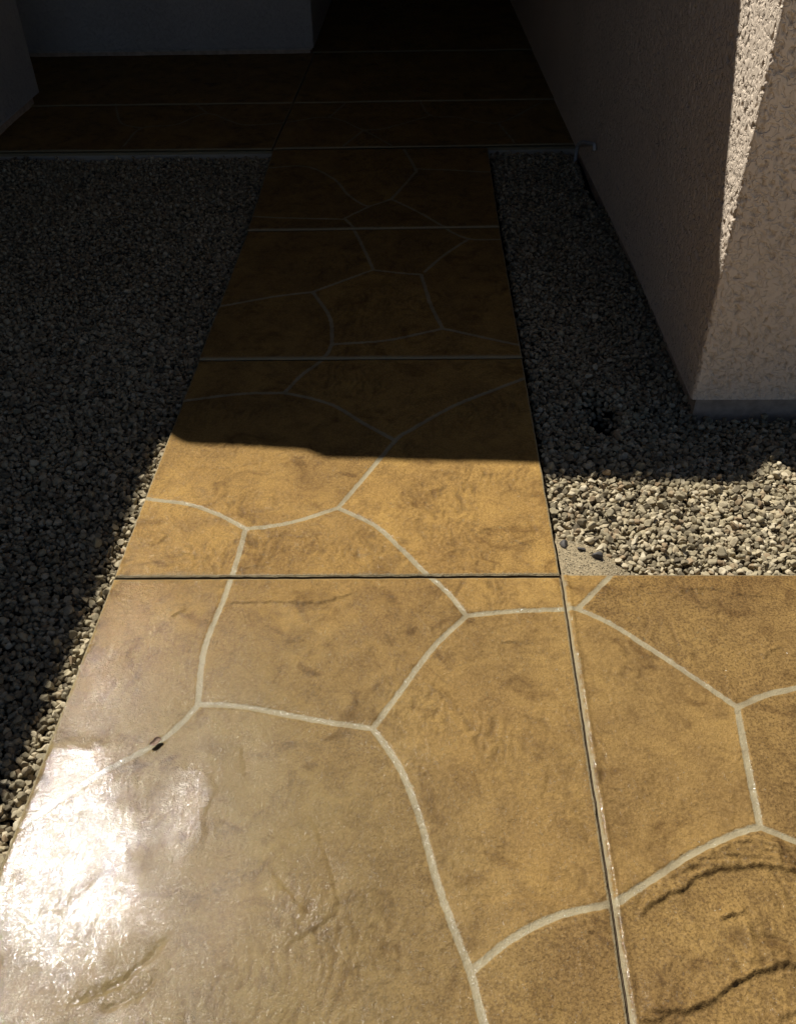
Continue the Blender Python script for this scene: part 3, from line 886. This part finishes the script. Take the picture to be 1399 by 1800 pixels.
def rand_rot(n, r, tilt=0.6):
    a = r.uniform(0, 2 * np.pi, n)
    b = r.normal(0, tilt, n)
    c = r.normal(0, tilt, n)
    ca, sa, cb, sb, cc, sc = np.cos(a), np.sin(a), np.cos(b), np.sin(b), np.cos(c), np.sin(c)
    Rz = np.zeros((n, 3, 3)); Rz[:, 0, 0] = ca; Rz[:, 0, 1] = -sa; Rz[:, 1, 0] = sa; Rz[:, 1, 1] = ca; Rz[:, 2, 2] = 1
    Rx = np.zeros((n, 3, 3)); Rx[:, 0, 0] = 1; Rx[:, 1, 1] = cb; Rx[:, 1, 2] = -sb; Rx[:, 2, 1] = sb; Rx[:, 2, 2] = cb
    Ry = np.zeros((n, 3, 3)); Ry[:, 1, 1] = 1; Ry[:, 0, 0] = cc; Ry[:, 0, 2] = sc; Ry[:, 2, 0] = -sc; Ry[:, 2, 2] = cc
    return Rz @ Rx @ Ry


def stones_at(pos, rad, tpl, F, r):
    """all stones at pos (n,3) with radii rad as one vertex and face array"""
    Vs, Fs, Ts = [], [], []
    off = 0
    which = r.integers(0, len(tpl), len(pos))
    for k, t in enumerate(tpl):
        idx = np.where(which == k)[0]
        if len(idx) == 0:
            continue
        Rm = rand_rot(len(idx), r)
        P = np.einsum('nij,vj->nvi', Rm, t) * rad[idx][:, None, None] + pos[idx][:, None, :]
        nv = len(t)
        Vs.append(P.reshape(-1, 3))
        Fs.append((F[None] + (np.arange(len(idx)) * nv)[:, None, None] + off).reshape(-1, 3))
        Ts.append(np.repeat(r.uniform(0, 1, len(idx)), nv))
        off += nv * len(idx)
    return np.vstack(Vs), np.vstack(Fs), np.concatenate(Ts), off


def scatter(x0, x1, y0, y1, sp, r):
    nx, ny = int((x1 - x0) / sp) + 1, int((y1 - y0) / (sp * 0.87)) + 1
    i, j = np.meshgrid(np.arange(nx), np.arange(ny), indexing='ij')
    x = x0 + (i + 0.5 * (j % 2)) * sp + r.uniform(-0.38, 0.38, i.shape) * sp
    y = y0 + j * sp * 0.87 + r.uniform(-0.38, 0.38, i.shape) * sp
    return np.stack([x.ravel(), y.ravel()], 1)


def gravel_bed(label, regions, keep, seed):
    r = np.random.default_rng(seed)
    hi, Fh = stone_templates(1, 14, r)
    top, Ft = stone_templates(2, 16, r)
    lo, Fl = stone_templates(0, 10, r)
    V, F, T, off = [], [], [], 0
    for x0, x1, y0, y1 in regions:
        for layer, (sp, zc, rlo, rhi) in enumerate(((0.0180, -0.056, 0.0100, 0.0150), (0.0142, -0.041, 0.0068, 0.0140), (0.060, -0.028, 0.009, 0.0165))):
            p = scatter(x0, x1, y0, y1, sp, r)
            p = p[keep(p)]
            z = zc + bed_height(p[:, 0], p[:, 1]) + r.normal(0, 0.0032, len(p))
            pos = np.column_stack([p, z])
            rad = rlo + (rhi - rlo) * r.beta(1.5, 2.2, len(p))
            near = p[:, 1] < 2.9
            lit = (p[:, 1] < 2.12) & (p[:, 0] > -0.88) & (p[:, 0] < 1.25) & (p[:, 1] > 0.55)
            for m, tp, Fx in ((lit, top, Ft), (near & ~lit, hi, Fh), (~near, lo, Fl)):
                if m.any():
                    v, f, t, n = stones_at(pos[m], rad[m], tp, Fx, r)
                    V.append(v); F.append(f + off); T.append(t)
                    off += n
    me = mesh_from("gravel", np.vstack(V), np.vstack(F), M_gravel, {'tint': np.concatenate(T)}, smooth=False)
    o = link("gravel", me)
    o['kind'] = 'stuff'
    o['label'] = label
    o['category'] = 'gravel'
    return o


def keep_left(p):
    x, y = p[:, 0], p[:, 1]
    edge = -0.742 - 0.0135 + 0.012 * np.clip(y - 1.52, 0, 1) - 0.004 * np.clip(1.52 - y, 0, 2)
    return (x < edge) & (x > -2.2) & (y < 4.53)


SAND = [(0.336, 1.535), (0.336, 1.70), (0.375, 1.675), (0.405, 1.63), (0.430, 1.585), (0.47, 1.553), (0.52, 1.538)]


def keep_right(p):
    x, y = p[:, 0], p[:, 1]
    k = (x > 0.345) & (y > 1.555) & (y < 4.555)
    k &= ~in_poly(p, SAND)
    k &= np.hypot((x - PIT[0]) / 0.034, (y - PIT[1]) / 0.068) > 1.0
    wallx = 0.825
    k &= ~((x > wallx + 0.012) & (y > 2.272))
    return k & ~((x > 0.76) & (y > 3.9))


gravel_bed("dark shaded gravel bed left of the walk", [(-2.2, -0.74, -0.6, 4.54)], keep_left, 11)
gravel_bed("gravel bed right of the walk, sunlit along its near edge", [(0.34, 0.86, 1.54, 4.56), (0.86, 2.6, 1.54, 2.30)], keep_right, 12)

# sandy grit washed into the inner corner of the walk
n = 60
xs, yy = np.linspace(0.337, 0.56, n), np.linspace(1.537, 1.74, n)
X, Y = np.meshgrid(xs, yy, indexing='ij')
X, Y = X.ravel(), Y.ravel()
d = np.hypot((X - 0.337) / 0.17, (Y - 1.537) / 0.17)
Z = -0.010 - 0.050 * sstep(0.55, 1.35, d) + 0.0016 * fbm(X * 60, Y * 60, 3, 5)
o = link("sand", mesh_from("sand", np.stack([X, Y, Z], 1), grid_faces(n, n), M_sand))
o['kind'] = 'stuff'
o['label'] = "pale gritty sand in the inner corner of the walk"
r = np.random.default_rng(3)
tl, Fl = stone_templates(0, 6, r)
q = np.column_stack([r.uniform(0.34, 0.50, 900), r.uniform(1.54, 1.70, 900)])
dd = np.hypot((q[:, 0] - 0.337) / 0.17, (q[:, 1] - 1.537) / 0.17)
q = q[dd < 1.1]
dd = dd[dd < 1.1]
v, f, t, _ = stones_at(np.column_stack([q, -0.0095 - 0.050 * sstep(0.55, 1.35, dd)]), r.uniform(0.0010, 0.0028, len(q)), tl, Fl, r)
o = link("grit", mesh_from("grit", v, f, M_gravel, {'tint': t}, smooth=False))
o['kind'] = 'stuff'
o['label'] = "fine grit grains scattered on the sand patch"

# three dark loose stones on the sand
th, Fh = stone_templates(2, 3, np.random.default_rng(5))
for k, (x, y, rad, lab) in enumerate(((0.358, 1.650, 0.015, "dark grey stone against the right edge of the walk"),
                                      (0.397, 1.634, 0.0115, "small round dark stone lying alone on the sand patch"),
                                      (0.432, 1.606, 0.016, "dark wedge shaped stone where the sand meets the gravel"))):
    v, f, t, _ = stones_at(np.array([[0, 0, 0.0]]), np.array([rad]), [th[k]], Fh, np.random.default_rng(20 + k))
    o = link("loose_stone", mesh_from("loose_stone", v, f, M_stone, smooth=True), loc=(x, y, -0.012))
    o['label'] = lab
    o['category'] = 'stone'
    o['group'] = 'dark loose stones on the sand'

# curled dry leaf scrap on the near left slab
V, F = [], []
nu, nv = 14, 8
for i in range(nu):
    s = i / (nu - 1) - 0.5
    wdt = 0.0075 * math.sqrt(max(0.02, 1 - (2 * s) ** 2)) + 0.0006
    for j in range(nv):
        a = (j / (nv - 1) - 0.5) * 2.6
        V.append((s * 0.028, wdt * math.sin(a) + 0.002 * math.sin(s * 7), 0.0062 * (1 - math.cos(a)) * (wdt / 0.008) + 0.0015 + 0.003 * s * s * 4))
me = mesh_from("dry_leaf", V, grid_faces(nu, nv), M_leaf)
o = link("dry_leaf", me, loc=(-0.530, 1.046, 0.0055))
o.rotation_euler = (0.15, 0.0, math.radians(38))
o.scale = (0.85, 0.85, 0.85)
sm = o.modifiers.new("thick", 'SOLIDIFY')
sm.thickness = 0.0009
o['label'] = "small curled brown dry leaf on the glossy near slab"
o['category'] = 'leaf'


# ------------------------------------------------------------------ stucco walls
def stucco_h(s, z, seed):
    """pitted lace texture, metres below the smooth plane"""
    ws = s + 0.010 * fbm(s * 30, z * 30, 2, seed + 1)
    wz = z + 0.010 * fbm(s * 30, z * 30, 2, seed + 2)
    a = fbm(ws * 58, wz * 46, 3, seed, 0.5)
    pit = sstep(-0.12, -0.28, a)
    dens = sstep(-0.35, 0.10, fbm(s * 7, z * 7, 2, seed + 5))
    worm = sstep(0.06, 0.0, np.abs(fbm(ws * 44, wz * 34, 2, seed + 7))) * sstep(-0.1, 0.2, fbm(s * 24, z * 24, 2, seed + 8))
    dep = np.maximum(pit, 0.55 * worm) * (0.35 + 0.65 * dens)
    h = -0.0046 * dep + 0.0004 * fbm(s * 110, z * 110, 2, seed + 9) + 0.0015 * fbm(s * 9, z * 9, 2, seed + 11)
    return h, dep


def wall_strip(name, path, s_list, z_list, mat, seed, parent, smooth_path=True):
    """stucco skin swept along a plan polyline; path = [(x, y)], outward = right-hand side of travel"""
    p = np.array(path, float)
    seg = np.hypot(*(np.diff(p, axis=0).T))
    cum = np.concatenate([[0], np.cumsum(seg)])
    s = np.asarray(s_list)
    X, Y = np.interp(s, cum, p[:, 0]), np.interp(s, cum, p[:, 1])
    e = 0.002
    tx = np.interp(s + e, cum, p[:, 0]) - np.interp(s - e, cum, p[:, 0])
    ty = np.interp(s + e, cum, p[:, 1]) - np.interp(s - e, cum, p[:, 1])
    l = np.hypot(tx, ty)
    nx, ny = ty / l, -tx / l
    Z = np.asarray(z_list)
    S, ZZ = np.meshgrid(s, Z, indexing='ij')
    ds = np.gradient(s)[:, None]
    dz = np.gradient(Z)[None, :]
    amp = np.clip(0.012 / np.maximum(ds, dz) - 0.5, 0, 1)
    h, dep = stucco_h(S.ravel(), ZZ.ravel(), seed)
    h = h.reshape(S.shape) * amp
    dep = dep.reshape(S.shape) * amp
    # smooth troweled band along the bottom
    fadeb = sstep(0.0, 0.035, ZZ - Z[0])
    h = h * fadeb
    V = np.stack([X[:, None] + nx[:, None] * h, Y[:, None] + ny[:, None] * h, ZZ], -1).reshape(-1, 3)
    nu, nv = S.shape
    F = grid_faces(nu, nv)[:, ::-1]
    # bottom return, 22 mm deep
    bot = np.stack([X - nx * 0.022, Y - ny * 0.022, np.full(nu, Z[0])], 1)
    b = len(V)
    V = np.vstack([V, bot])
    i = np.arange(nu - 1)
    F = np.vstack([F, np.stack([i * nv, (i + 1) * nv, b + i + 1, b + i], 1)[:, ::-1]])
    me = mesh_from(name, V, F, mat, {'crease': np.concatenate([(dep * 0.5).ravel(), np.zeros(nu)])})
    return link(name, me, parent)


def rounded(pts, rad, n=8):
    out = [pts[0]]
    for i in range(1, len(pts) - 1):
        a, b, c = map(np.array, (pts[i - 1], pts[i], pts[i + 1]))
        u, w = (a - b) / np.linalg.norm(a - b), (c - b) / np.linalg.norm(c - b)
        for t in np.linspace(0, 1, n):
            q = (1 - t) ** 2 * (b + u * rad) + 2 * t * (1 - t) * b + t * t * (b + w * rad)
            out.append(tuple(q))
    out.append(pts[-1])
    return out


H_TOP = 2.75
zf = np.concatenate([np.arange(0.018, 1.24, 0.0036), np.arange(1.25, H_TOP + 0.01, 0.06), [H_TOP]])
rw = thing("stucco_wall", "tan stucco wall on the right with a sunlit strip along its corner", "wall", (0.805, 2.262, 0))


def rel(o, parent):
    """keep world-space vertices while parented to an Empty away from the origin"""
    o.matrix_parent_inverse = Matrix.Translation(parent.location).inverted()
    return o


wpath = [(0.655, 9.5), (0.690, 7.8), (0.757, 4.55), (0.797, 3.25), (0.805, 2.262)]
wp = wpath[:-1] + rounded([wpath[-2], (0.806, 2.262), (4.8, 2.262)], 0.012)[1:-1] + [(4.8, 2.262)]
pp = np.array(wp)
cumw = np.concatenate([[0], np.cumsum(np.hypot(*(np.diff(pp, axis=0).T)))])
sc = cumw[4] + 0.008
sl = np.concatenate([np.arange(0, sc - 2.6, 0.03), np.arange(sc - 2.6, sc - 0.75, 0.008), np.arange(sc - 0.75, sc - 0.03, 0.0032),
                     np.arange(sc - 0.03, sc + 0.03, 0.0016), np.arange(sc + 0.03, sc + 0.62, 0.0036), np.arange(sc + 0.62, cumw[-1], 0.05), [cumw[-1]]])
rel(wall_strip("stucco", wp, sl, zf, M_stucco, 200, rw), rw)
v, f = prism([(0.680, 9.5), (0.715, 7.8), (0.782, 4.55), (0.822, 3.25), (0.834, 2.300), (4.8, 2.300), (4.8, 9.5)], -0.099, 0.0165)
rel(poly_mesh("footing", v, f, M_foot, rw), rw)
v, f = prism([(0.70, 9.5), (0.735, 7.8), (0.80, 4.55), (0.84, 3.25), (0.85, 2.32), (4.8, 2.32), (4.8, 9.5)], 0.019, H_TOP)
rel(poly_mesh("wall_core", v, f, M_stucco2, rw), rw)

lw = thing("stucco_wall", "grey shaded stucco wall end at the far left edge of the porch", "wall", (-2.18, 5.39, 0))
zc_ = np.concatenate([np.arange(0.072, 1.0, 0.010), np.arange(1.0, H_TOP, 0.08), [H_TOP]])
pl = rounded([(-2.18, -3.0), (-2.18, 5.39), (-5.0, 5.39)], 0.014)
ppl = np.array(pl)
cl = np.concatenate([[0], np.cumsum(np.hypot(*(np.diff(ppl, axis=0).T)))])
s2 = np.concatenate([np.arange(0, 7.2, 0.06), np.arange(7.2, 8.34, 0.010), np.arange(8.34, 8.46, 0.003), np.arange(8.5, cl[-1], 0.05), [cl[-1]]])
# travel is +Y with the room side to the right
rel(wall_strip("stucco", pl[::1], s2, zc_, M_stucco2, 300, lw), lw)
v, f = prism([(-5.0, -3.0), (-2.212, -3.0), (-2.212, 5.345), (-5.0, 5.345)], -0.099, 0.070)
rel(poly_mesh("footing", v, f, M_foot, lw), lw)
v, f = prism([(-5.0, -3.0), (-2.215, -3.0), (-2.215, 5.35), (-5.0, 5.35)], 0.0735, H_TOP)
rel(poly_mesh("wall_core", v, f, M_stucco2, lw), lw)

bw = thing("stucco_wall", "dark grey back wall with a pale base band, left of the black entry", "wall", (-0.70, 6.36, 0))
pb = rounded([(-4.9, 6.355), (-0.700, 6.355), (-0.700, 9.5)], 0.012)
ppb = np.array(pb)
cb_ = np.concatenate([[0], np.cumsum(np.hypot(*(np.diff(ppb, axis=0).T)))])
s3 = np.concatenate([np.arange(0, 1.6, 0.05), np.arange(1.6, 4.15, 0.012), np.arange(4.15, 4.25, 0.004), np.arange(4.28, cb_[-1], 0.05), [cb_[-1]]])
zb_ = np.concatenate([np.arange(0.062, 0.7, 0.012), np.arange(0.7, H_TOP, 0.08), [H_TOP]])
rel(wall_strip("stucco", pb, s3, zb_, M_stucco2, 400, bw), bw)
v, f = prism([(-4.9, 6.383), (-0.728, 6.383), (-0.728, 9.5), (-4.9, 9.5)], -0.099, 0.046)
rel(poly_mesh("base_band", v, f, M_foot, bw), bw)
v, f = prism([(-4.9, 6.370), (-0.716, 6.370), (-0.716, 9.5), (-4.9, 9.5)], 0.0485, 0.0605)
rel(poly_mesh("weep_screed", v, f, M_screed, bw), bw)
v, f = prism([(-4.9, 6.385), (-0.73, 6.385), (-0.73, 9.5), (-4.9, 9.5)], 0.0635, H_TOP)
rel(poly_mesh("wall_core", v, f, M_stucco2, bw), bw)

cw = Boxes().box(-5.2, -4.902, 5.36, 9.5, -0.099, H_TOP).build("stucco_wall", M_stucco2)
cw['label'] = "side wall closing the porch recess beyond the left wall end"
cw['category'] = 'wall'
dr = thing("entry_door", "dark closed door at the far end of the black entry passage", "door", (0.0, 9.45, 0))
rel(Boxes().box(-0.70, 0.66, 9.43, 9.50, 0.012, H_TOP).build("leaf", M_door, dr), dr)
rel(Boxes().box(-0.62, -0.10, 9.415, 9.4285, 0.2, 0.9).box(0.06, 0.58, 9.415, 9.4285, 0.2, 0.9).box(-0.62, -0.10, 9.415, 9.4285, 1.05, 2.0).box(0.06, 0.58, 9.415, 9.4285, 1.05, 2.0).build("door_panel", M_gutter, dr), dr)

# ------------------------------------------------------------------ porch roof: its eaves throw the long shadow
def up(gx_, gy_, gz=0.0):
    """point of the eave whose shadow falls at (gx_, gy_) on the ground"""
    return (gx_ + KX * (H_TOP - gz), gy_ + KY * (H_TOP - gz))


rf = thing("house_roof", "dark house roof and porch eave whose shadow covers the walk", "roof", (-1.9, 3.4, H_TOP))
edge = [up(-0.845, 0.2, -0.04), up(-0.79, 2.16, -0.03), up(-0.735, 2.115), up(-0.70, 2.092), up(-0.345, 2.058), up(-0.288, 2.020), up(0.87, 1.968), up(0.97, 2.112), up(2.0, 2.112)]
edge = [(edge[0][0] - 0.04, -3.0)] + edge
poly = edge + [(4.8, edge[-1][1]), (4.8, 9.7), (-5.2, 9.7), (-5.2, -3.0)]
poly = poly[::-1]
v, f = prism(poly, H_TOP + 0.004, H_TOP + 0.05)
rel(poly_mesh("soffit", v, f, M_soffit, rf), rf)
inner = [(-2.2, -2.9), (-2.2, 3.62), (4.7, 3.62), (4.7, 9.6), (-5.1, 9.6), (-5.1, -2.9)][::-1]
v, f = prism(inner, H_TOP + 0.053, H_TOP + 0.20)
rel(poly_mesh("roof_deck", v, f, M_roof, rf), rf)
v, f = prism([(0.86, 2.285), (4.8, 2.285), (4.8, 3.2), (0.86, 3.2)], H_TOP + 0.004, H_TOP + 0.03)
rel(poly_mesh("parapet_cap", v, f, M_soffit, rf), rf)

# ------------------------------------------------------------------ pale pipe hook at the foot of the right wall
def tube(pts, rad, n=10):
    pts = [Vector(p) for p in pts]
    V, F = [], []
    for i, p in enumerate(pts):
        t = (pts[min(i + 1, len(pts) - 1)] - pts[max(i - 1, 0)]).normalized()
        a = t.cross(Vector((1, 0.02, 0.01))).normalized()
        b = t.cross(a)
        for k in range(n):
            an = 2 * math.pi * k / n
            V.append(p + a * rad * math.cos(an) + b * rad * math.sin(an))
    for i in range(len(pts) - 1):
        for k in range(n):
            F.append((i * n + k, i * n + (k + 1) % n, (i + 1) * n + (k + 1) % n, (i + 1) * n + k))
    return [tuple(q) for q in V], F


ctl = [(0.748, 4.435, -0.05), (0.749, 4.433, 0.02), (0.749, 4.412, 0.066), (0.750, 4.300, 0.112), (0.754, 4.14, 0.158), (0.756, 4.03, 0.190), (0.757, 4.015, 0.168)]
cq = np.array(ctl)
tt = np.linspace(0, len(ctl) - 1, 37)
sm_ = [tuple(np.interp(t_, range(len(ctl)), cq[:, k_]) for k_ in range(3)) for t_ in tt]
for _ in range(3):
    sm_ = [sm_[0]] + [tuple((np.array(sm_[i_ - 1]) + 2 * np.array(sm_[i_]) + np.array(sm_[i_ + 1])) / 4) for i_ in range(1, len(sm_) - 1)] + [sm_[-1]]
V, F = tube([(p_[0] - 0.750, p_[1] - 4.43, p_[2]) for p_ in sm_], 0.0085)
o = link("bent_pipe", mesh_from("bent_pipe", V, F, M_pipe), loc=(0.750, 4.43, 0.0))
o['label'] = "small pale bent pipe hugging the foot of the right wall beside the porch slab"
o['category'] = 'pipe'
